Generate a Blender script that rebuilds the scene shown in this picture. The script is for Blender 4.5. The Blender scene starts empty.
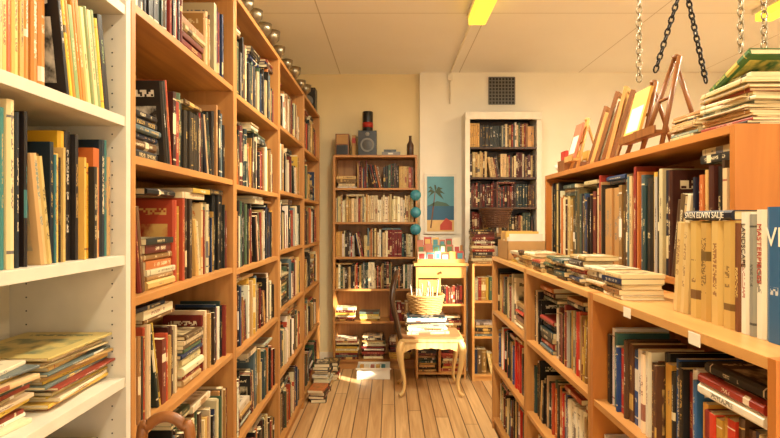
import bpy, math, random
from mathutils import Vector, Matrix
R = random.Random(37)
Vc = Vector
X1, Y1, Z1 = Vc((1,0,0)), Vc((0,1,0)), Vc((0,0,1))
F_PX = 560.0
CAMH = 1.45

def lin(c):
    return tuple((x/255/12.92 if x/255 <= .04045 else ((x/255+.055)/1.055)**2.4) for x in c)

# ---------------------------------------------------------------- materials
def newmat(name):
    m = bpy.data.materials.new(name); m.use_nodes = True
    nt = m.node_tree; b = nt.nodes['Principled BSDF']
    return m, nt, b
def plain(name, c, rough=.5, metal=0, emit=None, es=0):
    m, nt, b = newmat(name)
    n = nt.nodes.new('ShaderNodeTexNoise'); n.inputs['Scale'].default_value = 14
    tc = nt.nodes.new('ShaderNodeTexCoord'); nt.links.new(tc.outputs['Object'], n.inputs['Vector'])
    r = nt.nodes.new('ShaderNodeValToRGB')
    L = lin(c)
    r.color_ramp.elements[0].color = (*[x*.86 for x in L], 1)
    r.color_ramp.elements[1].color = (*[min(1, x*1.1) for x in L], 1)
    nt.links.new(n.outputs['Fac'], r.inputs['Fac']); nt.links.new(r.outputs['Color'], b.inputs['Base Color'])
    b.inputs['Roughness'].default_value = rough; b.inputs['Metallic'].default_value = metal
    if emit:
        b.inputs['Emission Color'].default_value = (*emit, 1); b.inputs['Emission Strength'].default_value = es
    return m
def wood(name, c1, c2, axis, rough=.45, fine=28):
    m, nt, b = newmat(name)
    tc = nt.nodes.new('ShaderNodeTexCoord'); mp = nt.nodes.new('ShaderNodeMapping')
    sc = [fine, fine, fine]; sc['xyz'.index(axis)] = 1.6
    mp.inputs['Scale'].default_value = sc
    nt.links.new(tc.outputs['Object'], mp.inputs['Vector'])
    n = nt.nodes.new('ShaderNodeTexNoise'); n.inputs['Scale'].default_value = 1.0; n.inputs['Detail'].default_value = 5
    n.inputs['Distortion'].default_value = .6
    nt.links.new(mp.outputs[0], n.inputs['Vector'])
    r = nt.nodes.new('ShaderNodeValToRGB')
    r.color_ramp.elements[0].position = .3; r.color_ramp.elements[1].position = .7
    r.color_ramp.elements[0].color = (*lin(c1), 1); r.color_ramp.elements[1].color = (*lin(c2), 1)
    nt.links.new(n.outputs['Fac'], r.inputs['Fac']); nt.links.new(r.outputs['Color'], b.inputs['Base Color'])
    b.inputs['Roughness'].default_value = rough
    bp = nt.nodes.new('ShaderNodeBump'); bp.inputs['Strength'].default_value = .08; bp.inputs['Distance'].default_value = .002
    nt.links.new(n.outputs['Fac'], bp.inputs['Height']); nt.links.new(bp.outputs[0], b.inputs['Normal'])
    return m
def mth(nt, op, a, b=None, c=None):
    n = nt.nodes.new('ShaderNodeMath'); n.operation = op
    for i, x in enumerate((a, b, c)):
        if x is None: continue
        if isinstance(x, (int, float)): n.inputs[i].default_value = x
        else: nt.links.new(x, n.inputs[i])
    return n.outputs[0]
def comb(nt, x, y, z):
    n = nt.nodes.new('ShaderNodeCombineXYZ')
    for i, v in enumerate((x, y, z)):
        if isinstance(v, (int, float)): n.inputs[i].default_value = v
        else: nt.links.new(v, n.inputs[i])
    return n.outputs[0]

def book_material():
    m, nt, b = newmat('book_cover')
    M = lambda *a: mth(nt, *a)
    uvn = nt.nodes.new('ShaderNodeUVMap'); uvn.uv_map = 'UVMap'
    sp = nt.nodes.new('ShaderNodeSeparateXYZ'); nt.links.new(uvn.outputs[0], sp.inputs[0])
    u, v = sp.outputs[0], sp.outputs[1]
    a1 = nt.nodes.new('ShaderNodeAttribute'); a1.attribute_name = 'Col'
    a2 = nt.nodes.new('ShaderNodeAttribute'); a2.attribute_name = 'Col2'
    seed = a2.outputs['Alpha']
    spine = M('MULTIPLY', M('GREATER_THAN', u, -.5), M('LESS_THAN', u, 1.5))
    cover = M('GREATER_THAN', u, 1.5)
    f7 = M('FRACT', M('MULTIPLY', seed, 7.)); f13 = M('FRACT', M('MULTIPLY', seed, 13.)); f5 = M('FRACT', M('MULTIPLY', seed, 5.3)); f3 = M('FRACT', M('MULTIPLY', seed, 29.))
    wn = nt.nodes.new('ShaderNodeTexWhiteNoise'); wn.noise_dimensions = '3D'
    nt.links.new(comb(nt, M('FLOOR', M('MULTIPLY', v, 78.)), M('FLOOR', M('MULTIPLY', u, 9.)), M('MULTIPLY', seed, 57.)), wn.inputs['Vector'])
    wg = nt.nodes.new('ShaderNodeTexWhiteNoise'); wg.noise_dimensions = '2D'
    nt.links.new(comb(nt, M('FLOOR', M('MULTIPLY', v, 17.)), M('MULTIPLY', seed, 91.), 0.), wg.inputs['Vector'])
    letters = M('MULTIPLY', M('GREATER_THAN', wn.outputs['Value'], .42), M('GREATER_THAN', wg.outputs['Value'], .22))
    rect = M('MULTIPLY', M('LESS_THAN', M('ABSOLUTE', M('SUBTRACT', u, .5)), M('MULTIPLY_ADD', f3, .14, .11)),
             M('LESS_THAN', M('ABSOLUTE', M('SUBTRACT', v, M('MULTIPLY_ADD', seed, .2, .45))), M('MULTIPLY_ADD', f7, .24, .08)))
    text = M('MULTIPLY', rect, letters)
    bands = M('MULTIPLY', M('GREATER_THAN', f13, .66), M('MAXIMUM', M('LESS_THAN', M('ABSOLUTE', M('SUBTRACT', v, .9)), .008), M('LESS_THAN', M('ABSOLUTE', M('SUBTRACT', v, .1)), .01)))
    block = M('MULTIPLY', M('GREATER_THAN', f5, .78), M('LESS_THAN', M('ABSOLUTE', M('SUBTRACT', v, M('MULTIPLY_ADD', f7, .6, .15))), M('MULTIPLY_ADD', f13, .12, .03)))
    ms = M('MULTIPLY', spine, M('MAXIMUM', M('MAXIMUM', M('MULTIPLY', text, .85), bands), block))
    cu = M('SUBTRACT', u, 2.)
    pic = M('MULTIPLY', M('LESS_THAN', M('ABSOLUTE', M('SUBTRACT', cu, .5)), .38), M('LESS_THAN', M('ABSOLUTE', M('SUBTRACT', v, .42)), .29))
    nz = nt.nodes.new('ShaderNodeTexNoise'); nz.inputs['Scale'].default_value = 5; nz.inputs['Detail'].default_value = 4
    nt.links.new(comb(nt, cu, v, M('MULTIPLY', seed, 31.)), nz.inputs['Vector'])
    pr = nt.nodes.new('ShaderNodeMapRange'); pr.inputs[1].default_value = .38; pr.inputs[2].default_value = .6; nt.links.new(nz.outputs['Fac'], pr.inputs[0])
    pic = M('MULTIPLY', pic, pr.outputs[0])
    wn2 = nt.nodes.new('ShaderNodeTexWhiteNoise'); wn2.noise_dimensions = '3D'
    nt.links.new(comb(nt, M('FLOOR', M('MULTIPLY', cu, 26.)), M('FLOOR', M('MULTIPLY', v, 40.)), seed), wn2.inputs['Vector'])
    ttl = M('MULTIPLY', M('GREATER_THAN', wn2.outputs['Value'], .4), M('MULTIPLY', M('LESS_THAN', M('ABSOLUTE', M('SUBTRACT', cu, .5)), .36), M('LESS_THAN', M('ABSOLUTE', M('SUBTRACT', v, .86)), .04)))
    mc = M('MULTIPLY', cover, M('MAXIMUM', pic, ttl))
    mx = nt.nodes.new('ShaderNodeMix'); mx.data_type = 'RGBA'
    nt.links.new(M('MULTIPLY', M('MAXIMUM', ms, mc), .85), mx.inputs['Factor'])
    nt.links.new(a1.outputs['Color'], mx.inputs[6]); nt.links.new(a2.outputs['Color'], mx.inputs[7])
    nt.links.new(mx.outputs[2], b.inputs['Base Color'])
    b.inputs['Roughness'].default_value = .42; b.inputs['Specular IOR Level'].default_value = .4
    return m
BOOKM = book_material()
PAGES = plain('book_pages', (222, 204, 162), .85)

W1, W2 = (162, 108, 52), (194, 138, 74)
WOODZ = wood('beech_vertical', W1, W2, 'z'); WOODY = wood('beech_long_y', W1, W2, 'y'); WOODX = wood('beech_long_x', W1, W2, 'x')
PINEZ = wood('pine_vertical', (188, 134, 72), (212, 162, 96), 'z', .4, 18); PINEX = wood('pine_x', (188, 134, 72), (212, 162, 96), 'x', .4, 18)
ORANGEZ = wood('orange_pine_panel', (164, 96, 38), (190, 122, 56), 'z', .35, 14)
ORANGEY = wood('orange_pine_y', (166, 102, 46), (192, 128, 64), 'y', .35, 14)
CTOP = wood('counter_top_y', (184, 132, 72), (208, 158, 94), 'y', .35, 18)
DARKW = wood('dark_wood', (52, 32, 18), (76, 46, 24), 'z', .4)
MIDW = wood('mid_brown_wood', (108, 64, 28), (142, 88, 42), 'z', .4)
WHITEP = plain('white_laminate', (212, 204, 186), .45)
BLACK = plain('black_plastic', (22, 20, 18), .35)
GREY = plain('grey_plastic', (120, 118, 112), .4)
DGREY = plain('dark_grey_plastic', (60, 58, 54), .4)
WHITE = plain('white_paint', (238, 232, 216), .5)
RED = plain('red_paint', (170, 36, 24), .5)
TEAL = plain('teal_card', (60, 140, 150), .5)
METAL = plain('worn_steel', (150, 140, 120), .35, 1)
BRASS = plain('dull_brass', (150, 124, 76), .35, 1)
IRON = plain('black_iron', (30, 26, 24), .5, .6)
WICKER = plain('wicker', (190, 148, 90), .6)
DWICKER = plain('dark_wicker', (84, 50, 28), .6)
CARD = plain('cardboard', (180, 138, 84), .8)
GLASSW = plain('window_paint', (238, 232, 215), .4)
CREAMW = wood('cream_gilt_wood', (196, 158, 98), (222, 188, 128), 'z', .4)

# ---------------------------------------------------------------- mesh builder
class MB:
    def __init__(s): s.v=[]; s.f=[]; s.m=[]; s.sm=[]; s.mats=[]
    def mi(s, m):
        if m not in s.mats: s.mats.append(m)
        return s.mats.index(m)
    def add(s, vs, fs, mat, smooth=False):
        o=len(s.v); s.v += [Vc(p) for p in vs]; k=s.mi(mat)
        for f in fs: s.f.append([i+o for i in f]); s.m.append(k); s.sm.append(smooth)
    def box(s, F, u0,u1,v0,v1,z0,z1, mat):
        O,U,V,W = F
        P=[O+U*a+V*b+W*c for c in (z0,z1) for a,b in ((u0,v0),(u1,v0),(u1,v1),(u0,v1))]
        fs=[(0,3,2,1),(4,5,6,7),(0,1,5,4),(1,2,6,5),(2,3,7,6),(3,0,4,7)]
        if U.cross(V).dot(W)<0: fs=[f[::-1] for f in fs]
        s.add(P,fs,mat)
    def wbox(s, x0,x1,y0,y1,z0,z1,mat): s.box((Vc((0,0,0)),X1,Y1,Z1),x0,x1,y0,y1,z0,z1,mat)
    def tube(s, pts, rad, mat, segs=10, sub=4, closed=False):
        pts=[Vc(p) for p in pts]; n=len(pts)
        if not isinstance(rad,(list,tuple)): rad=[rad]*n
        P=[];Rr=[]
        if sub>1:
            rng = n if closed else n-1
            for i in range(rng):
                g=lambda k: pts[k%n] if closed else pts[max(0,min(n-1,k))]
                p0,p1,p2,p3=g(i-1),g(i),g(i+1),g(i+2)
                r1=rad[i]; r2=rad[(i+1)%n]
                for j in range(sub):
                    t=j/sub
                    P.append(.5*((2*p1)+(p2-p0)*t+(2*p0-5*p1+4*p2-p3)*t*t+(3*p1-p0-3*p2+p3)*t**3)); Rr.append(r1+(r2-r1)*t)
            if not closed: P.append(pts[-1]); Rr.append(rad[-1])
        else: P=pts; Rr=list(rad)
        N=len(P); vs=[]; prev=None
        for i in range(N):
            if closed: t=P[(i+1)%N]-P[i-1]
            else: t=P[min(N-1,i+1)]-P[max(0,i-1)]
            t.normalize()
            if prev is None:
                a=Z1 if abs(t.z)<.9 else X1
                prev=t.cross(a).normalized()
            prev=(prev-t*prev.dot(t)).normalized(); q=t.cross(prev)
            for k in range(segs):
                an=2*math.pi*k/segs
                vs.append(P[i]+(prev*math.cos(an)+q*math.sin(an))*Rr[i])
        fs=[]
        for i in range(N if closed else N-1):
            j=(i+1)%N
            for k in range(segs):
                k2=(k+1)%segs
                fs.append((i*segs+k,i*segs+k2,j*segs+k2,j*segs+k))
        if not closed: fs.append(tuple(range(segs))[::-1]); fs.append(tuple((N-1)*segs+k for k in range(segs)))
        s.add(vs,fs,mat,True)
    def lathe(s, c, prof, mat, segs=20, axis=Z1):
        c=Vc(c); a=X1 if abs(axis.x)<.9 else Y1
        e1=axis.cross(a).normalized(); e2=axis.cross(e1)
        vs=[];fs=[]
        for (r,z) in prof:
            for k in range(segs):
                an=2*math.pi*k/segs
                vs.append(c+axis*z+(e1*math.cos(an)+e2*math.sin(an))*r)
        for i in range(len(prof)-1):
            for k in range(segs):
                k2=(k+1)%segs
                fs.append((i*segs+k,i*segs+k2,(i+1)*segs+k2,(i+1)*segs+k))
        fs.append(tuple(range(segs))[::-1]); fs.append(tuple((len(prof)-1)*segs+k for k in range(segs)))
        s.add(vs,fs,mat,True)
    def finish(s, name, bevel=0, parent=None):
        lo=Vc((min(p.x for p in s.v),min(p.y for p in s.v),min(p.z for p in s.v)))
        hi=Vc((max(p.x for p in s.v),max(p.y for p in s.v),max(p.z for p in s.v)))
        c=(lo+hi)/2; c.z=lo.z
        me=bpy.data.meshes.new(name); me.from_pydata([p-c for p in s.v],[],s.f)
        for m in s.mats: me.materials.append(m)
        me.polygons.foreach_set('material_index',s.m); me.polygons.foreach_set('use_smooth',s.sm)
        me.update()
        ob=bpy.data.objects.new(name,me); ob.location=c; bpy.context.collection.objects.link(ob)
        if bevel:
            b=ob.modifiers.new('edge','BEVEL'); b.width=bevel; b.segments=2; b.limit_method='ANGLE'
        if parent: ob.parent=parent; ob.matrix_parent_inverse=Matrix.Translation(-parent.location)
        return ob

# ---------------------------------------------------------------- books
class BK:
    def __init__(s): s.v=[];s.f=[];s.m=[];s.c1=[];s.c2=[];s.uv=[]
    def face(s, idx, mat, c1, c2, uv): s.f.append(idx);s.m.append(mat);s.c1.append(c1);s.c2.append(c2);s.uv+=uv
    def book(s,O,U,V,W,t,h,d,ca,cb,hard=True,seed=None):
        seed=R.random() if seed is None else seed
        c1=(*ca,1);c2=(*cb,seed)
        bt=.0024 if hard else .0008
        bt=min(bt,t*.2); r=min(.28*t,.007) if hard else .0008
        ins=.003 if hard else .0006
        P=[(0,d),(0,r),(.25*t,0),(.75*t,0),(t,r),(t,d)]
        Q=[(bt,d),(bt,bt+r),(t-bt,bt+r),(t-bt,d)]
        base=len(s.v)
        def pt(a,b,c): return O+U*a+V*b+W*c
        for z in (0,h):
            for a,b in P: s.v.append(pt(a,b,z))
            for a,b in Q: s.v.append(pt(a,b,z))
        B=base;T=base+10
        no=[(-1,-1)]*4
        for i in range(5):
            if i in(1,2,3): uv=[(P[i][0]/t,0),(P[i+1][0]/t,0),(P[i+1][0]/t,1),(P[i][0]/t,1)]
            else: uv=[(2+P[i][1]/d,0),(2+P[i+1][1]/d,0),(2+P[i+1][1]/d,1),(2+P[i][1]/d,1)]
            s.face((B+i,B+i+1,T+i+1,T+i),0,c1,c2,uv)
        for i in range(3): s.face((B+7+i,B+6+i,T+6+i,T+7+i),0,c1,c2,no)
        for K in(B,T):
            s.face((K+0,K+1,K+7,K+6),0,c1,c2,no); s.face((K+4,K+5,K+9,K+8),0,c1,c2,no)
            s.face((K+1,K+2,K+3,K+4,K+8,K+7),0,c1,c2,[(-1,-1)]*6)
        s.face((B,B+6,T+6,T),0,c1,c2,no); s.face((B+5,B+9,T+9,T+5),0,c1,c2,no)
        g=len(s.v); a0,a1=bt,t-bt; b0,b1=bt+r,d-ins; z0,z1=ins,h-ins
        for z in(z0,z1):
            for a,b in((a0,b0),(a1,b0),(a1,b1),(a0,b1)): s.v.append(pt(a,b,z))
        for f in((0,1,2,3),(4,5,6,7),(3,2,6,7)): s.face(tuple(g+i for i in f),1,c1,c2,no)
    def finish(s,name):
        lo=Vc((min(p.x for p in s.v),min(p.y for p in s.v),min(p.z for p in s.v)))
        hi=Vc((max(p.x for p in s.v),max(p.y for p in s.v),max(p.z for p in s.v)))
        c=(lo+hi)/2;c.z=lo.z
        me=bpy.data.meshes.new(name); me.from_pydata([p-c for p in s.v],[],s.f)
        me.materials.append(BOOKM);me.materials.append(PAGES)
        me.polygons.foreach_set('material_index',s.m)
        uvl=me.uv_layers.new(name='UVMap'); uvl.data.foreach_set('uv',[x for p in s.uv for x in p])
        for nm,dat in(('Col',s.c1),('Col2',s.c2)):
            a=me.attributes.new(nm,'FLOAT_COLOR','FACE'); a.data.foreach_set('color',[x for p in dat for x in p])
        me.update()
        ob=bpy.data.objects.new(name,me);ob.location=c;bpy.context.collection.objects.link(ob);return ob

PAL_MIX=[lin(c) for c in [(34,24,20),(30,36,32),(110,32,26),(150,50,36),(60,44,32),(96,68,40),(196,172,126),(216,198,160),(230,220,196),(222,206,170),(70,84,60),(40,66,64),(34,50,80),(130,96,52),(176,136,72),(24,20,20),(56,30,22),(186,156,100),(150,108,60),(210,186,138),(170,66,40),(84,104,110),(190,150,60),(170,166,150),(200,160,96),(108,50,38),(30,26,24),(70,96,70),(190,110,54),(44,38,32)]]
PAL_DARK=[lin(c) for c in [(22,20,18),(30,26,24),(64,28,22),(90,34,26),(42,38,30),(120,38,30),(32,46,46),(134,48,36),(26,30,46),(76,52,36),(190,166,120),(54,66,56),(214,194,150),(50,42,32),(90,70,44),(160,120,74),(196,180,140)]]
PAL_VIV=[lin(c) for c in [(186,40,30),(196,60,40),(40,70,130),(50,90,150),(30,28,34),(236,228,210),(230,214,180),(190,140,60),(60,60,90),(120,36,30),(226,220,214),(28,26,26),(70,110,120),(34,30,30),(90,60,40)]]
PAL_WU1=[lin(c) for c in [(226,186,60),(196,130,60),(170,74,44),(218,196,140),(140,160,100),(214,180,100),(186,90,50),(204,140,60),(34,30,28)]]
PAL_WU2=[lin(c) for c in [(216,160,36),(26,36,46),(60,120,120),(206,170,110),(130,70,40),(214,170,80),(34,30,30),(110,130,120),(196,100,44),(210,180,110),(226,206,160),(40,34,30)]]
PAL_RED=[lin(c) for c in [(96,26,22),(120,34,26),(80,22,20),(60,24,20),(140,48,32),(110,60,40),(50,30,26)]]
PAL_CREAM=[lin(c) for c in [(220,198,154),(200,172,118),(230,214,178),(184,150,98),(208,182,130),(150,60,40),(60,50,44),(224,208,170),(170,134,84),(120,130,120)]]
PAL_PAPER=[lin(c) for c in [(226,210,170),(210,190,144),(232,220,188),(194,170,122),(184,144,84),(150,60,40),(90,100,96),(216,200,160),(204,164,64)]]
LIGHTS=[lin(c) for c in[(230,214,174),(208,170,94),(216,194,144),(230,220,200)]]
DARKS=[lin(c) for c in[(50,40,34),(130,44,34),(60,64,84),(80,60,44)]]
def pick(pal):
    c=pal[R.randrange(len(pal))]; k=R.uniform(.78,1.12); c=tuple(min(1,x*k*R.uniform(.93,1.07)) for x in c)
    acc=R.choice(LIGHTS) if sum(c)<.9 else R.choice(DARKS)
    if R.random()<.2: acc=R.choice(pal)
    return c,acc
def lean_axes(U,W,a): return (U*math.cos(a)+W*math.sin(a), W*math.cos(a)-U*math.sin(a))

def row(bk,F,u0,u1,z,clear,depth,pal,hr=(.17,.235),tr=(.012,.038),stackp=.07,leanp=.13,setb=.02,top=.35,gap=0,samep=.13):
    O,U,V,W=F; u=u0; segs=[]
    grp=0
    while u<u1-.012:
        if grp<=0:
            bh=min(R.uniform(*hr),clear-.015); bt=R.uniform(*tr); same=R.random()<samep; cc=pick(pal); grp=R.randint(2,7); g0=u; gm=0; sb=R.uniform(0,.012)
            x=R.random()
            if gap and R.random()<gap: u+=R.uniform(.04,.14)
            if x<stackp and u1-u>.25:
                zz=z;L=R.uniform(.19,.25);n=R.randint(4,10)
                for i in range(n):
                    t=R.uniform(.012,.03); l=L-R.uniform(0,.04)
                    if zz+t>z+clear-.02: break
                    dd=min(.17,depth-.03)
                    bk.book(O+U*(u+R.uniform(0,.01)+(L-l)/2)+V*(setb+R.uniform(0,.02))+W*zz,W,V,U,t,l,dd,*pick(pal),hard=R.random()<.6); zz+=t+.0005
                u+=L+.012; grp=0; continue
            if x<stackp+leanp and u>u0+.02 and u1-u>.2:
                a=R.uniform(.1,.24);h0=bh*R.uniform(.9,1)
                uu=u+h0*math.sin(a)
                for i in range(R.randint(2,5)):
                    t=R.uniform(*tr);h=h0*R.uniform(.9,1.0)
                    if uu+t/math.cos(a)+.01>u1: break
                    U2,W2_=lean_axes(U,W,a)
                    bk.book(O+U*uu+V*(setb+sb)+W*z,U2,V,W2_,t,h,min(h*.68,depth-.03),*pick(pal),hard=R.random()<.6)
                    uu+=t/math.cos(a)+.001
                u=uu+.004; grp=0; continue
        t=max(.007,bt*R.uniform(.6,1.4)); h=min(bh*R.uniform(.9,1.06) if not same else bh,clear-.008)
        if u+t>u1: break
        c=cc if same else pick(pal)
        bk.book(O+U*u+V*(setb+sb+R.uniform(-.006,.01))+W*z,U,V,W,t,h,min(h*.7,depth-.035),*c,hard=R.random()<.6)
        u+=t+.0007; gm=max(gm,h); grp-=1
        if grp<=0: segs.append((g0,u,gm))
    i=0
    while i<len(segs)-1:
        a=segs[i][0]; b=segs[i+1][1]; hm=max(segs[i][2],segs[i+1][2])
        if R.random()<top and clear-hm>.035 and b-a>.15:
            zz=z+hm+.001
            for k in range(R.randint(1,4)):
                t=R.uniform(.01,.026)
                if zz+t>z+clear-.006: break
                L=min(b-a-.01,R.uniform(.17,.23))
                bk.book(O+U*(a+R.uniform(0,max(0,b-a-L-.01)))+V*(setb+.005+R.uniform(0,.012))+W*zz,W,V,U,t,L,.15,*pick(pal),hard=R.random()<.5); zz+=t+.0005
            i+=2
        else: i+=1

def stack(bk,cx,cy,z,n,pal,size=(.2,.15),tr=(.012,.03),face=Vc((0,-1,0)),jit=.1,hard=.5,zmax=None):
    """pile of books lying flat, spines toward 'face'"""
    V0=-face
    for i in range(n):
        a=R.uniform(-jit,jit); c,s_=math.cos(a),math.sin(a)
        V=Vc((V0.x*c-V0.y*s_,V0.x*s_+V0.y*c,0)); Wd=Vc((-V.y,V.x,0))
        L=size[0]*R.uniform(.85,1.05);D=size[1]*R.uniform(.85,1.05);t=R.uniform(*tr)
        O=Vc((cx+R.uniform(-.008,.008),cy+R.uniform(-.008,.008),z))-Wd*L/2-V*D/2
        bk.book(O,Z1,V,Wd,t,L,D,*pick(pal),hard=R.random()<hard)
        z+=t+.0006
        if zmax and z>zmax: break
    return z

# ---------------------------------------------------------------- room shell
CE=2.92; YB=5.69; YP=5.62; XL=-.98; XR=3.6; YF=-4.2
def planks():
    m,nt,b=newmat('pine_floorboards')
    tc=nt.nodes.new('ShaderNodeTexCoord');sp=nt.nodes.new('ShaderNodeSeparateXYZ');nt.links.new(tc.outputs['Object'],sp.inputs[0])
    M=lambda *a:mth(nt,*a)
    q=M('DIVIDE',sp.outputs[0],.098); fl=M('FLOOR',q); fr=M('FRACT',q)
    edge=M('MAXIMUM',M('LESS_THAN',fr,.045),M('GREATER_THAN',fr,.965))
    yy=M('DIVIDE',M('ADD',sp.outputs[1],M('MULTIPLY',fl,1.37)),2.6)
    ej=M('LESS_THAN',M('FRACT',yy),.0022)
    wn=nt.nodes.new('ShaderNodeTexWhiteNoise');wn.noise_dimensions='2D'
    nt.links.new(comb(nt,fl,M('FLOOR',yy),0.),wn.inputs['Vector'])
    mp=nt.nodes.new('ShaderNodeMapping');mp.inputs['Scale'].default_value=(30,1.5,1);nt.links.new(tc.outputs['Object'],mp.inputs[0])
    n=nt.nodes.new('ShaderNodeTexNoise');n.inputs['Scale'].default_value=1;n.inputs['Detail'].default_value=6;n.inputs['Distortion'].default_value=1
    nt.links.new(mp.outputs[0],n.inputs['Vector'])
    r=nt.nodes.new('ShaderNodeValToRGB');r.color_ramp.elements[0].color=(*lin((166,122,74)),1);r.color_ramp.elements[1].color=(*lin((222,184,132)),1)
    r.color_ramp.elements[0].position=.2;r.color_ramp.elements[1].position=.8
    nt.links.new(M('MULTIPLY_ADD',wn.outputs['Value'],.35,M('MULTIPLY_ADD',n.outputs['Fac'],.8,-.08)),r.inputs['Fac'])
    mx=nt.nodes.new('ShaderNodeMix');mx.data_type='RGBA';mx.inputs[7].default_value=(*lin((76,50,30)),1)
    nt.links.new(M('MULTIPLY',M('MAXIMUM',edge,ej),.85),mx.inputs['Factor']);nt.links.new(r.outputs[0],mx.inputs[6]);nt.links.new(mx.outputs[2],b.inputs['Base Color'])
    b.inputs['Roughness'].default_value=.5
    bp=nt.nodes.new('ShaderNodeBump');bp.inputs['Distance'].default_value=.003;bp.inputs['Strength'].default_value=.5;bp.invert=True
    nt.links.new(M('MAXIMUM',edge,ej),bp.inputs['Height']);nt.links.new(bp.outputs[0],b.inputs['Normal'])
    return m
def ceilmat():
    m,nt,b=newmat('ceiling_panels')
    tc=nt.nodes.new('ShaderNodeTexCoord');sp=nt.nodes.new('ShaderNodeSeparateXYZ');nt.links.new(tc.outputs['Object'],sp.inputs[0])
    M=lambda *a:mth(nt,*a)
    fx=M('FRACT',M('DIVIDE',M('ADD',sp.outputs[0],.62),1.2));fy=M('FRACT',M('DIVIDE',M('ADD',sp.outputs[1],1.6),2.4))
    e=M('MAXIMUM',M('LESS_THAN',fx,.007),M('LESS_THAN',fy,.0035))
    n=nt.nodes.new('ShaderNodeTexNoise');n.inputs['Scale'].default_value=2;nt.links.new(tc.outputs['Object'],n.inputs['Vector'])
    r=nt.nodes.new('ShaderNodeValToRGB');r.color_ramp.elements[0].color=(*lin((246,243,236)),1);r.color_ramp.elements[1].color=(*lin((252,250,246)),1)
    nt.links.new(n.outputs['Fac'],r.inputs[0])
    mx=nt.nodes.new('ShaderNodeMix');mx.data_type='RGBA';mx.inputs[7].default_value=(*lin((170,158,135)),1)
    nt.links.new(M('MULTIPLY',e,.6),mx.inputs['Factor']);nt.links.new(r.outputs[0],mx.inputs[6]);nt.links.new(mx.outputs[2],b.inputs['Base Color'])
    b.inputs['Roughness'].default_value=.7
    return m
def plaster(name,c):
    m,nt,b=newmat(name)
    tc=nt.nodes.new('ShaderNodeTexCoord')
    n=nt.nodes.new('ShaderNodeTexNoise');n.inputs['Scale'].default_value=3;n.inputs['Detail'].default_value=8;nt.links.new(tc.outputs['Object'],n.inputs['Vector'])
    r=nt.nodes.new('ShaderNodeValToRGB');L=lin(c)
    r.color_ramp.elements[0].color=(*[x*.9 for x in L],1);r.color_ramp.elements[1].color=(*[min(1,x*1.05) for x in L],1)
    nt.links.new(n.outputs['Fac'],r.inputs[0]);nt.links.new(r.outputs[0],b.inputs['Base Color'])
    b.inputs['Roughness'].default_value=.8
    n2=nt.nodes.new('ShaderNodeTexNoise');n2.inputs['Scale'].default_value=60;nt.links.new(tc.outputs['Object'],n2.inputs['Vector'])
    bp=nt.nodes.new('ShaderNodeBump');bp.inputs['Strength'].default_value=.15;bp.inputs['Distance'].default_value=.003
    nt.links.new(n2.outputs['Fac'],bp.inputs['Height']);nt.links.new(bp.outputs[0],b.inputs['Normal'])
    return m
WALL=plaster('cream_plaster',(238,220,174)); WALL2=plaster('pale_plaster',(248,242,226))
def one(name,bx,mat,bevel=0):
    m=MB();m.wbox(*bx,mat);return m.finish(name,bevel)
one('floor',(XL-.1,XR+.1,YF,YB+.1,-.08,0),planks())
one('ceiling',(XL-.1,XR+.1,YF,YB+.1,CE,CE+.08),ceilmat())
one('wall_left',(XL-.1,XL,YF,YB+.1,0,CE),WALL)
one('wall_back',(XL,XR,YB,YB+.1,0,CE),WALL)
one('wall_back_right',(.30,XR,YP,YB,0,CE),WALL2)
m=MB()
wy0,wy1,wz0,wz1=1.75,2.75,1.85,2.78
m.wbox(XR,XR+.1,YF,wy0,0,CE,WALL);m.wbox(XR,XR+.1,wy1,YB+.1,0,CE,WALL)
m.wbox(XR,XR+.1,wy0,wy1,0,wz0,WALL);m.wbox(XR,XR+.1,wy0,wy1,wz1,CE,WALL)
m.finish('wall_right')
m=MB()
for a,b_ in((wy0,wy0+.04),(wy1-.04,wy1)): m.wbox(XR+.02,XR+.07,a,b_,wz0,wz1,GLASSW)
for a,b_ in((wz0,wz0+.04),(wz1-.04,wz1)): m.wbox(XR+.02,XR+.07,wy0,wy1,a,b_,GLASSW)
m.wbox(XR-.04,XR+.02,wy0-.03,wy1+.03,wz0-.03,wz0,GLASSW)
m.finish('added_sun_window_1')  # unseen window, added and placed to aim the sun at chair and shelves
m=MB();m.wbox(XL,.30,YB-.015,YB,0,.1,WHITE);m.finish('baseboard_back')
m=MB();m.tube([(.60,5.6,2.60),(.60,5.6,2.90),(.60,5.0,2.905),(.60,4.05,2.905)],.009,WHITE,8,1)
m.wbox(.575,.625,5.585,5.62,2.84,2.9,WHITE);m.finish('ceiling_conduit')
m=MB();vx0,vx1,vz0,vz1=.99,1.25,2.60,2.87
m.wbox(vx0,vx1,YP-.004,YP,vz0,vz1,BLACK)
for i in range(9):
    x=vx0+(vx1-vx0)*i/8; m.wbox(x-.004,x+.004,YP-.014,YP-.003,vz0,vz1,GREY)
    z=vz0+(vz1-vz0)*i/8; m.wbox(vx0,vx1,YP-.013,YP-.003,z-.004,z+.004,GREY)
m.finish('wall_vent_grille')
DIFF=plain('lamp_diffuser',(255,220,90),.4,0,(1,.66,.05),1.5)
def lamp(x,y0,y1,power):
    m=MB();m.wbox(x-.07,x+.07,y0,y1,CE-.035,CE,WHITE)
    m.wbox(x-.06,x+.06,y0+.02,y1-.02,CE-.085,CE-.035,DIFF)
    ob=m.finish('fluorescent_lamp_seen_or_added',.004)
    if power:
        L=bpy.data.lights.new('added_fill_light','AREA');L.shape='RECTANGLE';L.size=.13;L.size_y=y1-y0;L.energy=power;L.color=(1,.885,.67)
        lo=bpy.data.objects.new('added_fill_light',L);bpy.context.collection.objects.link(lo);lo.location=(x,(y0+y1)/2,CE-.1)
        lo.parent=ob;lo.matrix_parent_inverse=Matrix.Translation(-ob.location)
lamp(.62,3.42,4.02,0);lamp(2.62,3.42,3.95,0)
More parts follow.
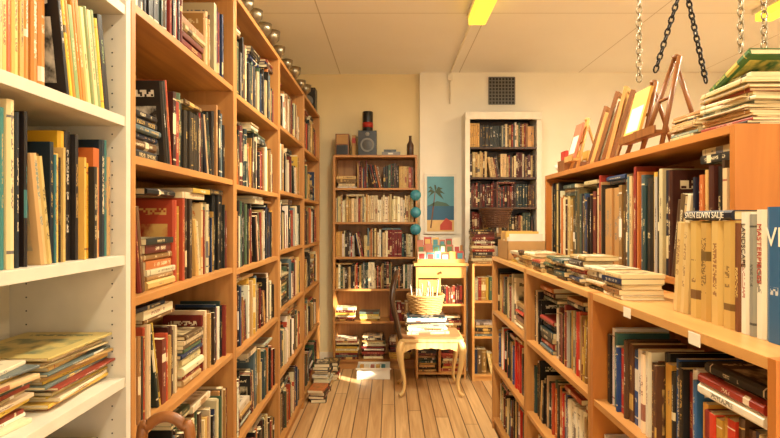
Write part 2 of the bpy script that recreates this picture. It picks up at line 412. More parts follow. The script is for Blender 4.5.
lamp(.25,2.1,3.3,76);lamp(.25,.0,1.2,30);lamp(2.45,2.0,3.3,88);lamp(2.45,.0,1.2,32)  # unseen lamps added out of view to light the room

# ---------------------------------------------------------------- bookcases
def bookcase(name,O,U,V,width,height,depth,shelves,ms,mh,mb,t=.02,top=True,ft=.02,extra=None,dividers=(),mt=None):
    F=(Vc(O),U,V,Z1);m=MB()
    m.box(F,0,t,0,depth,0,height,ms);m.box(F,width-t,width,0,depth,0,height,ms)
    m.box(F,t,width-t,depth-.008,depth,0,height,mb)
    for z in shelves: m.box(F,t,width-t,.003,depth-.008,z-ft,z,mh)
    if top: m.box(F,t,width-t,0,depth-.008,height-t,height,mt or mh)
    if shelves and shelves[0]>.04: m.box(F,t,width-t,.02,.035,0,shelves[0]-ft,mh)
    for d in dividers: m.box(F,d-t/2,d+t/2,.003,depth-.008,shelves[0],height-t,ms)
    if extra: extra(m,F)
    return m.finish(name,.0012),F

LX=-.66; UW=.957; LY0=1.43
SH=[.08,.49,.885,1.245,1.615,2.01]
pals=[PAL_MIX+PAL_DARK,PAL_MIX+PAL_DARK[:8],PAL_MIX+PAL_DARK,PAL_MIX+PAL_DARK[:8]]
for k in range(4):
    dz=[0,-.015,.01,-.005][k]
    sh=[SH[0]]+[z+dz for z in SH[1:]]
    ob,F=bookcase('wooden_bookcase',(LX,LY0+k*UW,0),Y1,-X1,UW-.002,2.42,.30,sh,WOODZ,WOODY,WOODZ,.024,ft=.022)
    bk=BK()
    edges=sh+[2.42]
    for i,z in enumerate(sh):
        clear=edges[i+1]-z-.024
        p=pals[k]
        row(bk,F,.026,UW-.03,z+.0005,clear,.285,p,hr=(.20,.29) if i not in(3,) else (.22,.31),tr=(.008,.024),top=.75 if k<2 else .5,setb=.022,stackp=.08,leanp=.10)
    bk.finish('books_in_bookcase')
def holes(m,F):
    for v in(.035,.25):
        for i in range(60):
            m.lathe(Vc((LX-v,1.4015,.2+i*.034)),[(.0022,0),(.0022,.0012)],BLACK,8,-Y1)
wsh=[.05,.36,.70,1.054,1.359,1.706,1.985]
ob,F=bookcase('white_bookcase',(LX,.44,0),Y1,-X1,.985,2.42,.30,wsh,WHITEP,WHITEP,WHITEP,.024,ft=.024,extra=holes)
bk=BK()
u=.40
row(bk,F,u,.70,1.706+.0005,.25,.28,PAL_WU1,hr=(.2,.235),tr=(.01,.026),setb=.03,leanp=0,stackp=0,top=0)
uu=.73
for i in range(12):
    a=.17;U2,W2_=lean_axes(Y1,Z1,a);t=R.uniform(.009,.022);h=R.uniform(.2,.232)
    if uu+.01+t/math.cos(a)>.96: break
    bk.book(F[0]+Y1*(uu+.01)+(-X1)*.02+Z1*1.7065,U2,-X1,W2_,t,h,.16,*pick(PAL_WU1),hard=R.random()<.5);uu+=t/math.cos(a)+.001
row(bk,F,.4,.957,1.359+.0005,.32,.28,PAL_WU2,hr=(.22,.30),tr=(.008,.022),setb=.02,leanp=.05,stackp=0,top=.0)
for z in(1.985,.7,.36,.05): row(bk,F,.026,.95,z+.0005,.28,.28,PAL_MIX,hr=(.18,.24),tr=(.01,.03),setb=.04)
bk.finish('books_in_white_bookcase')
bk=BK()
stack(bk,-.80,1.27,1.0545,16,PAL_PAPER,(.26,.21),(.004,.010),Vc((1,0,0)),.09,0,zmax=1.155)
bk.book(Vc((-.69,1.13,1.163)),Z1,-X1,Y1,.006,.26,.21,lin((186,166,100)),lin((70,90,70)),hard=False)
stack(bk,-.80,.98,1.0545,22,PAL_PAPER,(.25,.2),(.004,.010),Vc((1,0,0)),.12,0,zmax=1.17)
bk.finish('magazine_stack')

RX=.71;RY=1.03;low=[.08,.45,.82]
def tags(m,F):
    for u in(.25,.62): m.box(F,u,u+.05,-.002,0,1.155,1.185,WHITE)
for k in range(3):
    ob,F=bookcase('low_wooden_bookcase',(RX,RY+k*UW,0),Y1,X1,UW-.002,1.19,.295,low,ORANGEZ if k==0 else WOODZ,WOODY,ORANGEZ,.024,ft=.022,extra=tags if k==0 else None,mt=CTOP)
    bk=BK()
    for i,z in enumerate(low):
        if k==0 and i==2:
            row(bk,F,.34,UW-.03,z+.0005,.325,.28,PAL_VIV,hr=(.21,.27),tr=(.012,.028),top=.0,setb=.03,stackp=0,leanp=.5,samep=.05)
            row(bk,F,.03,.335,z+.0005,.325,.28,PAL_VIV,hr=(.19,.2),tr=(.012,.03),top=0,setb=.03,stackp=0,leanp=0,samep=0)
            zz=z+.215
            for t,c,a in((.026,(226,218,200),(40,34,30)),(.022,(150,50,36),(236,226,200)),(.026,(40,36,36),(226,210,180))):
                bk.book(F[0]+Y1*.07+X1*R.uniform(.02,.04)+Z1*zz,Z1,X1,Y1,t,.235,.17,lin(c),lin(a),seed=R.random());zz+=t+.001
        else:
            row(bk,F,.03,UW-.03,z+.0005,.325,.28,(PAL_MIX+PAL_VIV[:6]+PAL_DARK) if k else PAL_VIV+PAL_MIX,hr=(.22,.29),tr=(.009,.028),top=.6,setb=.035,stackp=.1,leanp=.15)
    bk.finish('books_in_low_bookcase')
TX=1.01;TY=1.64;TW=2.01;TH=1.73
ob,F=bookcase('tall_pine_bookcase',(TX,TY,0),Y1,X1,TW,TH,.32,[.08,.45,.85,1.24],ORANGEZ,ORANGEY,ORANGEZ,.026,ft=.024)
bk=BK()
row(bk,F,.03,TW-.03,1.2405,.46,.28,PAL_DARK[:2]+PAL_DARK[8:]+PAL_DARK+PAL_MIX,hr=(.33,.42),tr=(.012,.034),top=.7,setb=.012,stackp=.0,leanp=.10)
bk.finish('books_in_tall_bookcase')

F0=(-.55,5.40,0)
bsh=[.09,.46,.774,1.083,1.42,1.75]
ob,F=bookcase('narrow_bookcase',F0,X1,Y1,.815,2.068,.28,bsh,WOODZ,WOODX,WOODZ,.022,ft=.02)
bk=BK()
for z,c,p in((.774,.28,PAL_MIX),(1.083,.31,PAL_MIX+PAL_CREAM),(1.42,.30,PAL_CREAM+PAL_PAPER[:5]),(1.75,.29,PAL_MIX)):
    row(bk,F,.025,.785,z+.0005,c-.01,.26,p,hr=(.2,.27),tr=(.008,.022),setb=.03,stackp=.03,top=.2)
for x in(-.43,-.20): stack(bk,x,5.52,.4605,R.randint(4,6),PAL_PAPER+PAL_RED,(.19,.17),(.014,.03),jit=.05)
row(bk,F,.55,.78,.4605,.26,.26,PAL_DARK,hr=(.16,.2))
for x in(-.42,-.16,.1): stack(bk,x,5.53,.0905,R.randint(8,12),PAL_RED+PAL_PAPER,(.22,.2),(.014,.03),jit=.04,zmax=.34)
bk.finish('books_in_narrow_bookcase')
ob,F=bookcase('white_frame_bookcase',(.717,5.34,0),X1,Y1,.728,2.47,.275,[.1,.38,.68,.98,1.28,1.565,1.85,2.138],WHITE,DARKW,DARKW,.045,ft=.02)
m=MB();m.wbox(.717,1.445,5.325,5.34,2.40,2.47,WHITE);m.finish('trim_1',.002)
bk=BK()
for z,c,p in((2.138,.25,PAL_DARK+PAL_MIX),(1.85,.26,PAL_RED+PAL_CREAM[:5]),(1.565,.26,PAL_DARK[:10]+PAL_RED),(1.28,.26,PAL_RED+PAL_DARK),(.98,.27,PAL_MIX),(.68,.27,PAL_MIX),(.38,.27,PAL_MIX)):
    row(bk,F,.048,.675,z+.0005,c,.25,p,hr=(.2,.245),tr=(.012,.026),setb=.03,stackp=.02,top=.1,leanp=.05,samep=.4)
bk.finish('books_in_white_frame_bookcase')

# pine cabinet in the middle
cx0,cx1,cy0,cy1,ch=.235,.69,5.07,5.33,1.05
m=MB()
m.wbox(cx0-.02,cx1+.02,cy0-.02,cy1-.01,ch-.025,ch,PINEX)
m.wbox(cx0,cx0+.02,cy0,cy1-.01,0,ch-.025,PINEZ);m.wbox(cx1-.02,cx1,cy0,cy1-.01,0,ch-.025,PINEZ);m.wbox(cx0,cx1,cy1-.02,cy1-.01,0,ch-.025,PINEZ)
for z in(.06,.40,.68): m.wbox(cx0+.02,cx1-.02,cy0+.005,cy1-.02,z-.02,z,PINEX)
m.wbox(cx0+.02,cx1-.02,cy0,cy0+.018,.915,1.02,PINEX)
m.wbox(.44,.46,cy0+.004,cy1-.02,.06,.915,PINEZ)
m.wbox(cx0+.022,.438,cy0-.004,cy0+.016,.42,.90,PINEZ)
m.lathe((.42,cy0-.004,.66),[(.006,0),(.012,.012),(.01,.022)],BRASS,12,-Y1)
m.lathe((.46,cy0,.967),[(.006,0),(.012,.012),(.01,.022)],BRASS,12,-Y1)
m.finish('pine_cabinet',.002)
bk=BK();Fc=(Vc((cx0,cy0,0)),X1,Y1,Z1)
row(bk,Fc,.23,.43,.6805,.2,.22,PAL_RED,hr=(.15,.18),tr=(.012,.024),setb=.015,stackp=0,leanp=0,top=0)
stack(bk,.56,5.2,.4005,8,PAL_RED+PAL_PAPER,(.17,.16),(.014,.026),jit=.04,zmax=.58)
stack(bk,.56,5.2,.0605,9,PAL_RED+PAL_PAPER,(.17,.16),(.014,.03),jit=.04,zmax=.3)
stack(bk,.34,5.2,.0605,9,PAL_RED+PAL_MIX,(.17,.16),(.014,.03),jit=.04,zmax=.3)
bk.finish('books_in_pine_cabinet')
CM=[plain('card_%d'%i,c,.5) for i,c in enumerate([(236,226,200),(70,140,150),(180,56,44),(216,170,84),(220,210,190),(90,120,70),(190,112,84)])]
m=MB()
for i in range(3):
    y=5.28-i*.075; zt=ch+.06*(2-i)
    m.wbox(.25,.68,y-.03,y+.03,ch+.0005,zt+.012,PINEX)
    m.wbox(.25,.68,y-.034,y-.03,ch,zt+.035,PINEX)
for i in range(3):
    y=5.28-i*.075; zt=ch+.06*(2-i)+.014
    x=.255
    while x<.62:
        w=R.uniform(.05,.075);h=R.uniform(.07,.1)
        Fr=(Vc((x,y-.02,zt)),X1,Vc((0,.96,-.2)).normalized(),Vc((0,.2,.98)).normalized())
        m.box(Fr,0,w,0,.002,0,h,R.choice(CM+[CM[0],CM[4]])); m.box(Fr,w*.15,w*.85,-.0006,0,h*.25,h*.8,R.choice(CM)); x+=w+.006
m.finish('greeting_card_rack')
ob,F=bookcase('small_pine_bookcase',(.735,5.0,0),X1,Y1,.36,1.05,.31,[.06,.4,.72],PINEZ,PINEX,PINEZ,.02)
bk=BK()
for z in(.06,.4,.72): row(bk,F,.022,.335,z+.0005,.28,.28,PAL_MIX,hr=(.17,.24),stackp=.3)
stack(bk,.84,5.15,1.0505,14,PAL_DARK+PAL_PAPER,(.2,.24),(.016,.032),jit=.05,zmax=1.34)
bk.finish('books_on_small_bookcase')
def basket(c,r0,r1,h,mat,handle=False):
    m=MB();c=Vc(c);n=10
    m.lathe(c,[(r0*.98,0),(r0*.98,.006)],mat,24)
    for i in range(n):
        t=i/(n-1); r=r0+(r1-r0)*t; z=.008+(h-.014)*t
        pts=[c+Vc(((r+.003*(-1)**(k+i))*math.cos(2*math.pi*k/20),(r+.003*(-1)**(k+i))*math.sin(2*math.pi*k/20),z)) for k in range(20)]
        m.tube(pts,h/n*.5,mat,6,2,True)
    for k in range(20):
        a=2*math.pi*k/20
        m.tube([c+Vc((r0*math.cos(a),r0*math.sin(a),.003)),c+Vc((r1*math.cos(a),r1*math.sin(a),h))],.004,mat,5,1)
    pts=[c+Vc((r1*math.cos(2*math.pi*k/20),r1*math.sin(2*math.pi*k/20),h)) for k in range(20)]
    m.tube(pts,.008,mat,8,2,True)
    if handle: m.tube([c+Vc((-r1,0,h)),c+Vc((-r1*.8,0,h+.12)),c+Vc((0,0,h+.18)),c+Vc((r1*.8,0,h+.12)),c+Vc((r1,0,h))],.007,mat,8,5)
    return m
basket((.97,5.15,1.372),.10,.15,.17,DWICKER,True).finish('dark_wicker_basket')

m=MB();px0,px1,pz0,pz1,py=.345,.665,1.30,1.90,YP-.022
m.wbox(px0,px1,py,YP,pz0,pz1,WHITE)
P_SKY=plain('print_sky',(80,150,170),.35);P_SEA=plain('print_sea',(30,95,130),.35);P_SAND=plain('print_sand',(225,185,115),.35);P_PALM=plain('print_palm',(44,70,36),.4);P_TR=plain('print_trunk',(110,70,40),.4)
e=.025
m.wbox(px0+e,px1-e,py-.002,py,1.58,pz1-e,P_SKY);m.wbox(px0+e,px1-e,py-.002,py,1.44,1.58,P_SEA);m.wbox(px0+e,px1-e,py-.002,py,pz0+e,1.44,P_SAND)
yq=py-.004
def poly(pts,mat):
    m.add([(a,yq,b_) for a,b_ in pts],[tuple(range(len(pts)))],mat)
poly([(.40,1.36),(.415,1.36),(.455,1.72),(.447,1.72)],P_TR)
for a in(-.5,.1,.7,1.5,2.3,2.9,3.5):
    L=.1;dx,dz=math.cos(a)*L,math.sin(a)*L
    if .45+dx<px0+e: dx=px0+e-.45+.004
    poly([(.45,1.72),(.45+dx*.5-dz*.12,1.72+dz*.5+.02),(.45+dx,1.72+dz-.03),(.45+dx*.5+dz*.12,1.72+dz*.5-.012)],P_PALM)
poly([(.5,1.34),(.62,1.34),(.62,1.42),(.56,1.46),(.5,1.39)],plain('print_umbrella',(200,70,50),.4))
poly([(.375,1.58),(.6,1.58),(.56,1.61),(.47,1.63)],plain('print_hill',(60,96,80),.4))
m.finish('framed_beach_poster')
m=MB();dx=.247;dy=5.385
m.tube([(dx,dy,1.80),(dx,dy,1.30)],.0015,BLACK,5,1)
for z in(1.68,1.515,1.35): m.lathe((dx,dy+.004,z),[(.052,0),(.052,.004)],TEAL,28,-Y1); m.lathe((dx,dy-.0005,z),[(.036,0),(.036,.001)],P_SKY,24,-Y1)
m.finish('hanging_round_signs')

# items on narrow bookcase
zt=2.0685
m=MB();m.wbox(-.53,-.40,5.44,5.6,zt,zt+.21,MIDW);m.wbox(-.52,-.41,5.436,5.44,zt+.11,zt+.2,CARD);m.wbox(-.52,-.41,5.436,5.44,zt+.01,zt+.1,BLACK);m.finish('small_drawer_box',.003)
m=MB();m.wbox(-.31,-.13,5.43,5.6,zt,zt+.24,BLACK)
m.lathe((-.22,5.43,zt+.10),[(.068,0),(.068,.006),(.062,.006),(.03,.002)],GREY,28,-Y1);m.lathe((-.22,5.426,zt+.10),[(.058,0),(.015,.004)],DGREY,24,-Y1)
m.lathe((-.22,5.43,zt+.205),[(.022,0),(.02,.004)],GREY,20,-Y1);m.finish('loudspeaker',.004)
m=MB();m.lathe((-.22,5.52,zt+.241),[(.05,0),(.052,.004),(.052,.19),(.05,.196),(.046,.196),(.046,.19)],BLACK,24);m.lathe((-.22,5.52,zt+.28),[(.0528,0),(.0528,.05)],RED,24);m.finish('tin_can')
m=MB();m.wbox(-.37,-.335,5.46,5.58,zt,zt+.2,CARD);m.wbox(-.37,-.335,5.459,5.46,zt+.12,zt+.17,RED);m.finish('box_file',.002)
m=MB();m.wbox(-.08,.1,5.45,5.6,zt,zt+.035,GREY);m.wbox(-.06,.06,5.47,5.58,zt+.035,zt+.06,BLACK);m.wbox(-.02,.03,5.449,5.45,zt+.01,zt+.025,WHITE);m.finish('cassette_player',.004)
m=MB();m.lathe((.2,5.52,zt),[(.03,0),(.034,.01),(.034,.11),(.014,.15),(.012,.19),(.016,.2)],DARKW,20);m.finish('brown_bottle')
m=MB();m.wbox(-.80,-.665,4.98,5.12,2.4205,2.62,BLACK);m.lathe((-.733,4.98,2.5),[(.05,0),(.05,.005),(.04,.005),(.03,.001)],GREY,24,-Y1);m.finish('loudspeaker',.004)
for y in(2.62,2.8,2.98,3.2,3.4,3.62,3.9,4.2,4.5,4.75):
    m=MB();s=R.uniform(.95,1.4)
    m.lathe((-.72,y,2.4205),[(r*s,z*s) for r,z in((.03,0),(.03,.004),(.008,.012),(.006,.05),(.012,.06),(.034,.085),(.038,.12),(.034,.12),(.03,.09),(.004,.07))],METAL,18);m.finish('metal_goblet')

# ---------------------------------------------------------------- chair with books and basket
m=MB();sx0,sx1,sy0,sy1,sz=.07,.60,4.52,4.95,.475
def prism(m,pts,z0_,z1_,mat):
    n=len(pts);m.add([(x,y,z0_) for x,y in pts]+[(x,y,z1_) for x,y in pts],[tuple(range(n))[::-1],tuple(range(n,2*n))]+[(i,(i+1)%n,n+(i+1)%n,n+i) for i in range(n)],mat)
def rrect(x0,x1,y0,y1,r,bul=0):
    o=[]
    for cx,cy,a0 in((x1-r,y1-r,0),(x0+r,y1-r,90),(x0+r,y0+r,180),(x1-r,y0+r,270)):
        for k in range(6):
            a=math.radians(a0+k*18);o.append((cx+r*math.cos(a),cy+r*math.sin(a)))
    return o
prism(m,rrect(sx0,sx1,sy0,sy1,.05),sz-.02,sz,CREAMW)
UPH=plain('brown_upholstery',(150,104,62),.8)
prism(m,rrect(sx0+.02,sx1-.02,sy0+.02,sy1-.02,.05),sz,sz+.02,UPH)
def apron(p,dirv,L):
    n=16;top=[];bot=[]
    for i in range(n+1):
        t=i/n;d=.04+.04*abs(math.cos(t*math.pi*1.0))**2+.012*math.cos(t*math.pi*6)
        if abs(t-.5)<.12:d+=.02
        top.append(Vc(p)+dirv*(L*t)+Z1*(sz-.02));bot.append(Vc(p)+dirv*(L*t)+Z1*(sz-.02-d))
    nrm=Vc((-dirv.y,dirv.x,0))*.018
    vs=top+bot+[v+nrm for v in top]+[v+nrm for v in bot];k=n+1;fs=[]
    for i in range(n):
        fs+=[(i,i+1,k+i+1,k+i),(2*k+i,3*k+i,3*k+i+1,2*k+i+1),(k+i,k+i+1,3*k+i+1,3*k+i)]
    m.add(vs,fs,CREAMW)
apron((sx0+.03,sy0+.012,0),X1,sx1-sx0-.06);apron((sx1-.012,sy0+.03,0),Y1,sy1-sy0-.06);apron((sx0+.03,sy1-.03,0),X1,sx1-sx0-.06);apron((sx0+.03,sy0+.03,0),Y1,sy1-sy0-.06)
for x,y,ox,oy in((sx0+.035,sy0+.035,-1,-1),(sx1-.035,sy0+.035,1,-1),(sx0+.035,sy1-.035,-1,1),(sx1-.035,sy1-.035,1,1)):
    m.tube([(x,y,sz-.02),(x+ox*.022,y+oy*.012,sz-.08),(x+ox*.014,y+oy*.008,sz-.2),(x-ox*.012,y-oy*.008,.13),(x-ox*.004,y-oy*.002,.05),(x+ox*.028,y+oy*.012,.016)],[.028,.036,.023,.015,.014,.016],CREAMW,10,5)
bx=sx0+.02
m.tube([(bx,sy0+.05,sz-.03),(bx-.04,sy0+.0,.62),(bx-.075,sy0-.01,.80),(bx-.05,sy0+.08,.95),(bx-.03,(sy0+sy1)/2,1.0),(bx-.05,sy1-.08,.95),(bx-.075,sy1+.01,.80),(bx-.04,sy1-.0,.62),(bx,sy1-.05,sz-.03)],.019,DARKW,10,6)
for yy in(-.09,-.03,.03,.09): m.tube([(bx,(sy0+sy1)/2+yy*.7,sz-.01),(bx-.055,(sy0+sy1)/2+yy,.75),(bx-.034,(sy0+sy1)/2+yy*1.2,.975)],.009,DARKW,8,5)
m.finish('carved_chair',.0)
bk=BK()
ccx,ccy=.30,4.74
PCH=PAL_PAPER[:3]+[PAL_PAPER[7],lin((60,110,130)),lin((150,50,40)),lin((240,232,214)),lin((50,44,40))]
zz=stack(bk,ccx,ccy,sz+.0205,14,PCH,(.34,.22),(.01,.02),jit=.14,hard=.4,zmax=.65)
bk.finish('stack_of_books_on_chair')
bm=basket((ccx,ccy,zz+.001),.125,.155,.15,WICKER)
for i in range(11):
    a=R.uniform(-.25,.25);x=ccx-.10+i*.018
    Fr=(Vc((x,ccy-.06,zz+.012)),Vc((math.cos(a),0,math.sin(a))),Y1,Vc((-math.sin(a)*.6,0,1)).normalized())
    bm.box(Fr,0,.004,0,R.uniform(.1,.13),0,R.uniform(.19,.27),R.choice([WHITE,CM[0],CM[4],CM[0]]))
bm.finish('wicker_basket_of_papers')

m=MB();t=.006
m.wbox(-.30,.0,5.06,5.30,0,t,WHITE)
for b_ in((-.30,-.294,5.06,5.30),(-.006,.0,5.06,5.30),(-.294,-.006,5.06,5.066),(-.294,-.006,5.294,5.30)): m.wbox(*b_,t,.10,WHITE)
m.wbox(-.31,.01,5.05,5.06,.09,.105,WHITE)
for i in range(5): m.wbox(-.28+i*.05,-.245+i*.05,5.08,5.27,t,.085,R.choice(CM))
m.finish('white_plastic_tray',.002)
bk=BK()
stack(bk,-.54,5.10,0.0005,7,PAL_MIX,(.2,.15),(.014,.03),jit=.15,face=Vc((1,0,0)))
stack(bk,-.57,4.78,0.0005,10,PAL_MIX,(.2,.14),(.014,.03),jit=.12,face=Vc((1,0,0)))
stack(bk,-.57,4.5,0.0005,4,PAL_MIX,(.2,.14),(.014,.03),jit=.12,face=Vc((1,0,0)))
bk.finish('piles_of_books_on_floor')

# ---------------------------------------------------------------- counter items
zc=1.1905
bk=BK();y=1.87
while y<3.2:
    nb=R.randint(3,7)
    stack(bk,.80+R.uniform(-.01,.02),y,zc,nb,PAL_CREAM+PAL_MIX[:20],(.165,.14),(.010,.022),face=Vc((-1,0,0)),jit=.08,zmax=1.19+(.105 if y<2.3 else .08))
    y+=.185
stack(bk,.86,3.36,zc,4,PAL_PAPER,(.2,.22),(.01,.02),face=Vc((-1,0,0)))
bk.finish('books_on_counter')
m=MB();bx0,bx1,by0,by1=.74,.98,3.52,3.84
m.wbox(bx0,bx1,by0,by1,zc,zc+.004,CARD)
for b_ in((bx0,bx0+.004,by0,by1),(bx1-.004,bx1,by0,by1),(bx0,bx1,by0,by0+.004),(bx0,bx1,by1-.004,by1)): m.wbox(*b_,zc,zc+.12,CARD)
for i in range(12):
    y=by0+.02+i*.024;m.wbox(bx0+.015,bx1-.015,y,y+.01,zc+.005,zc+R.uniform(.12,.18),R.choice([CM[0],CM[4],CM[3],CM[1],WHITE,WHITE,CARD]))
m.finish('cardboard_box_of_postcards')

bk=BK();FX=.80
spec=[(.062,.285,(48,94,138),(230,226,215)),(.03,.28,(225,218,198),(60,60,60)),(.022,.27,(140,140,130),(40,40,40)),(.03,.275,(226,220,204),(160,60,40)),
 (.02,.25,(110,64,36),(230,200,120)),(.05,.255,(196,162,92),(90,60,30)),(.05,.255,(206,174,106),(110,50,30)),(.045,.25,(190,154,86),(80,60,30)),(.05,.255,(200,168,98),(90,50,30))]
seeds=[.02,.03,.3,.05,.2,.155,.39,.55,.165]
y=1.135;pos=[]
for (t,h,c,a),sd in zip(spec,seeds):
    bk.book(Vc((FX,y,zc)),Y1,X1,Z1,t,h,.19,lin(c),lin(a),hard=True,seed=sd);pos.append((y,t,h));y+=t+.001
for i in range(2):
    a=.10;U2,W2_=lean_axes(Y1,Z1,a)
    bk.book(Vc((FX+.005,y+.026+i*.036,zc)),U2,X1,W2_,.034,.25,.18,lin((206,180,124)),lin((120,80,40)))
zt2=zc+.2565
bk.book(Vc((FX-.004,pos[5][0]+.003,zt2)),Z1,X1,Y1,.024,.21,.17,lin((24,26,40)),lin((24,26,40)),seed=.01)
big=bk.finish('large_art_books')
def text(s,loc,size,vertical,mat,parent,nm):
    c=bpy.data.curves.new(nm,'FONT');c.body=s;c.size=size;c.extrude=.0003;c.align_x='LEFT';c.align_y='CENTER';c.materials.append(mat)
    o=bpy.data.objects.new(nm,c);bpy.context.collection.objects.link(o)
    if vertical: cols=(Vc((0,0,-1)),Vc((0,-1,0)),Vc((-1,0,0)))
    else: cols=(Vc((0,-1,0)),Vc((0,0,1)),Vc((-1,0,0)))
    Mx=Matrix.Identity(4)
    for i,cc in enumerate(cols):
        for j in range(3): Mx[j][i]=cc[j]
    Mx.translation=Vc(loc); o.parent=parent;o.matrix_parent_inverse=Matrix.Translation(-parent.location);o.matrix_basis=Mx
TXTW=plain('title_white',(240,234,215),.5);TXTD=plain('title_dark',(50,36,30),.5);TXTR=plain('title_red',(170,50,40),.5)
text('SVEN EDVIN SALJE',(FX-.0055,pos[5][0]+.205,zt2+.012),.0215,False,TXTW,big,'title_1')
text('VI',(FX-.0015,pos[0][0]+.056,zc+.22),.058,False,TXTW,big,'title_2')
text('MASTERPIECES',(FX-.001,pos[1][0]+.015,zc+.25),.020,True,TXTR,big,'title_3')
text('LANDSCAPE',(FX-.001,pos[3][0]+.015,zc+.25),.018,True,TXTD,big,'title_4')

# ---------------------------------------------------------------- things on top of tall bookcase
zt=TH+.0005
bk=BK()
z=stack(bk,1.17,1.79,zt,26,PAL_CREAM,(.26,.22),(.004,.010),Vc((-1,0,0)),.10,0,zmax=zt+.135)
stack(bk,1.16,2.04,zt,10,PAL_CREAM,(.18,.21),(.005,.012),Vc((-1,0,0)),.06,0,zmax=zt+.09)
bk.finish('magazine_stack')
bk=BK();a=.35;U2=Vc((0,math.sin(a),math.cos(a)));W_=Vc((0,math.cos(a),-math.sin(a)))
z=stack(bk,1.17,1.80,z,2,PAL_PAPER,(.18,.14),(.012,.018),Vc((-1,0,0)),.05,0)
bk.book(Vc((1.09,1.70,z+.045)),U2,X1,W_,.022,.22,.17,lin((60,100,50)),lin((200,180,90)));
bk.finish('green_book')
def easel(name,x,y,z,h,w,mat,withbook=None,face=-1):
    m=MB()
    tiltv=Vc((.28,0,1)).normalized()
    for s in(-1,1): m.tube([Vc((x,y+s*w/2,z+.006)),Vc((x,y+s*w*.12,z))+tiltv*h],.010,mat,8,1)
    m.tube([Vc((x+h*.55,y,z+.006)),Vc((x,y,z))+tiltv*(h*.95)],.009,mat,8,1)
    Fr=(Vc((x,y,z)),Y1,X1,Z1)
    m.box(Fr,-w*.55,w*.55,-.03,.012,.05,.064,mat);m.box(Fr,-w*.55,w*.55,-.034,-.026,.05,.082,mat)
    m.tube([Vc((x,y-w*.3,z))+tiltv*h*.55,Vc((x,y+w*.3,z))+tiltv*h*.55],.007,mat,8,1)
    m.lathe(Vc((x,y,z))+tiltv*(h-.005),[(.014,0),(.018,.012),(.006,.02)],mat,12)
    if withbook:
        Fb=(Vc((x-.022,y-w*.5,z+.066)),Y1,Vc((1,0,-.28)).normalized(),tiltv)
        m.box(Fb,0,w,0,.012,0,h*.7,withbook);m.box(Fb,w*.12,w*.88,-.001,0,h*.1,h*.45,CM[0])
    return m.finish(name)
easel('wooden_easel',1.05,2.25,zt,.38,.17,MIDW)
easel('wooden_easel',1.06,2.43,zt,.32,.15,MIDW,CM[3])
easel('wooden_easel',1.06,3.23,zt,.30,.12,PINEZ,CM[6])
def frame(x,y,z,w,h,mat,inner,tilt=.25,yaw=0):
    m=MB();c,s=math.cos(yaw),math.sin(yaw)
    U=Vc((s,c,0));N=Vc((c,-s,0));Wt=(Z1+N*tilt).normalized();V=(N-Z1*tilt).normalized()
    Fr=(Vc((x,y,z+.006)),U,V,Wt);b=.022
    m.box(Fr,0,w,0,.018,0,b,mat);m.box(Fr,0,w,0,.018,h-b,h,mat);m.box(Fr,0,b,0,.018,b,h-b,mat);m.box(Fr,w-b,w,0,.018,b,h-b,mat)
    m.box(Fr,b,w-b,.006,.012,b,h-b,inner);return m.finish('wooden_picture_frame',.001)
FI=[plain('picture_brown',(150,104,58),.4),plain('picture_green',(120,124,80),.4),CM[4],CM[3],CARD]
frame(1.02,2.60,zt,.15,.32,MIDW,FI[0],.3,.5)
frame(1.03,2.68,zt,.17,.35,PINEZ,FI[3],.25,.6)
frame(1.04,2.77,zt,.17,.30,MIDW,FI[1],.3,.6)
frame(1.04,2.86,zt,.18,.37,MIDW,FI[2],.3,.6)
frame(1.05,2.95,zt,.16,.28,PINEZ,FI[0],.3,.6)
frame(1.06,3.03,zt,.12,.33,MIDW,FI[4],.3,.6)
m=MB();m.wbox(1.03,1.24,3.31,3.44,zt,zt+.006,MIDW)
for x,xx in((1.03,1.036),(1.234,1.24)): m.wbox(x,xx,3.31,3.44,zt+.006,zt+.07,MIDW)
for y,yy in((3.31,3.316),(3.434,3.44)): m.wbox(1.036,1.234,y,yy,zt+.006,zt+.06,MIDW)
for i in range(7): m.wbox(1.045+i*.026,1.06+i*.026,3.325,3.425,zt+.006,zt+R.uniform(.06,.14),R.choice(CM))
m.finish('small_wooden_tray')
m=MB();m.lathe((1.12,3.55,zt),[(.03,0),(.035,.006),(.06,.03),(.075,.06),(.07,.06),(.055,.03),(.01,.01)],WHITE,24);m.finish('white_bowl')

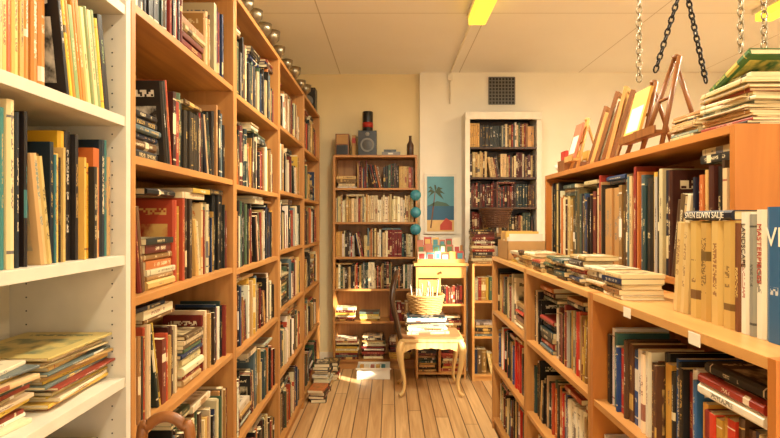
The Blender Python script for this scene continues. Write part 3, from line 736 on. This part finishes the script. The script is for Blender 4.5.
def chain(m,pts,mat,L=.034,r=.0028):
    pts=[Vc(p) for p in pts];k=0
    for a,b_ in zip(pts[:-1],pts[1:]):
        d=b_-a;n=max(1,int(d.length/(L*.74)));t=d.normalized();s1=t.cross(X1 if abs(t.x)<.8 else Y1).normalized();s2=t.cross(s1)
        for i in range(n):
            c=a+d*((i+.5)/n);s=s1 if k%2 else s2;k+=1
            ring=[c+t*(math.cos(q)*L/2)+s*(math.sin(q)*L*.3) for q in [2*math.pi*j/10 for j in range(10)]]
            m.tube(ring,r,mat,5,1,True)
    if pts[0].z>CE-.01: m.lathe(pts[0]-Z1*.012,[(.012,0),(.018,.006),(.018,.012)],mat,14)
for pts,mat,L in (([(1.05,2.36,CE),(1.05,2.36,2.03)],METAL,.038),([(1.24,1.98,CE),(1.24,1.98,2.04)],METAL,.034),([(1.27,1.90,CE),(1.27,1.90,2.0)],METAL,.034)):
    m=MB();chain(m,pts,mat,L,.003);m.finish('hanging_chain')
m=MB()
chain(m,[(1.165,2.22,CE),(1.165,2.22,2.40)],IRON,.032,.0036)
chain(m,[(1.165,2.22,2.40),(1.08,2.28,2.05)],IRON,.032,.0036);chain(m,[(1.165,2.22,2.40),(1.225,2.17,1.98)],IRON,.032,.0036)
m.lathe((1.165,2.22,2.39),[(.004,0),(.012,.006),(.012,.016),(.004,.02)],IRON,12)
m.finish('hanging_chain')

# step stool with hoop handle in the left foreground (only the hoop reaches the frame)
m=MB()
hx0,hx1,hy=-.535,-.425,1.2
m.tube([(hx0,hy,0),(hx0,hy,.55),(hx0+.002,hy,.96),(hx0+.02,hy,1.01),((hx0+hx1)/2,hy,1.027),(hx1-.02,hy,1.01),(hx1-.002,hy,.96),(hx1,hy,.55),(hx1,hy,0)],.012,MIDW,10,6)
for z in(.24,.46): m.wbox(hx0-.02,hx1+.02,hy-.22,hy+.0,z-.02,z,MIDW)
for x in(hx0,hx1): m.tube([(x,hy-.01,.45),(x,hy-.21,0)],.012,MIDW,8,1)
m.finish('wooden_step_stool')

# ---------------------------------------------------------------- light & camera
w=bpy.data.worlds.new('world');bpy.context.scene.world=w;w.use_nodes=True
bg=w.node_tree.nodes['Background'];bg.inputs[0].default_value=(1,.94,.79,1);bg.inputs[1].default_value=2.2
S=bpy.data.lights.new('sun','SUN');S.energy=20;S.color=(1,.9,.7);S.angle=.012
so=bpy.data.objects.new('sun',S);bpy.context.collection.objects.link(so);so.location=(6,1,4)
so.rotation_euler=Vc((-.78,.62,-.38)).to_track_quat('-Z','Y').to_euler()
cam=bpy.data.cameras.new('camera');cam.sensor_width=36;cam.lens=F_PX/780*36
co=bpy.data.objects.new('camera',cam);bpy.context.collection.objects.link(co);co.location=(0,0,CAMH);co.rotation_euler=(math.pi/2,0,0)
bpy.context.scene.camera=co
bpy.context.scene.view_settings.view_transform='Standard'
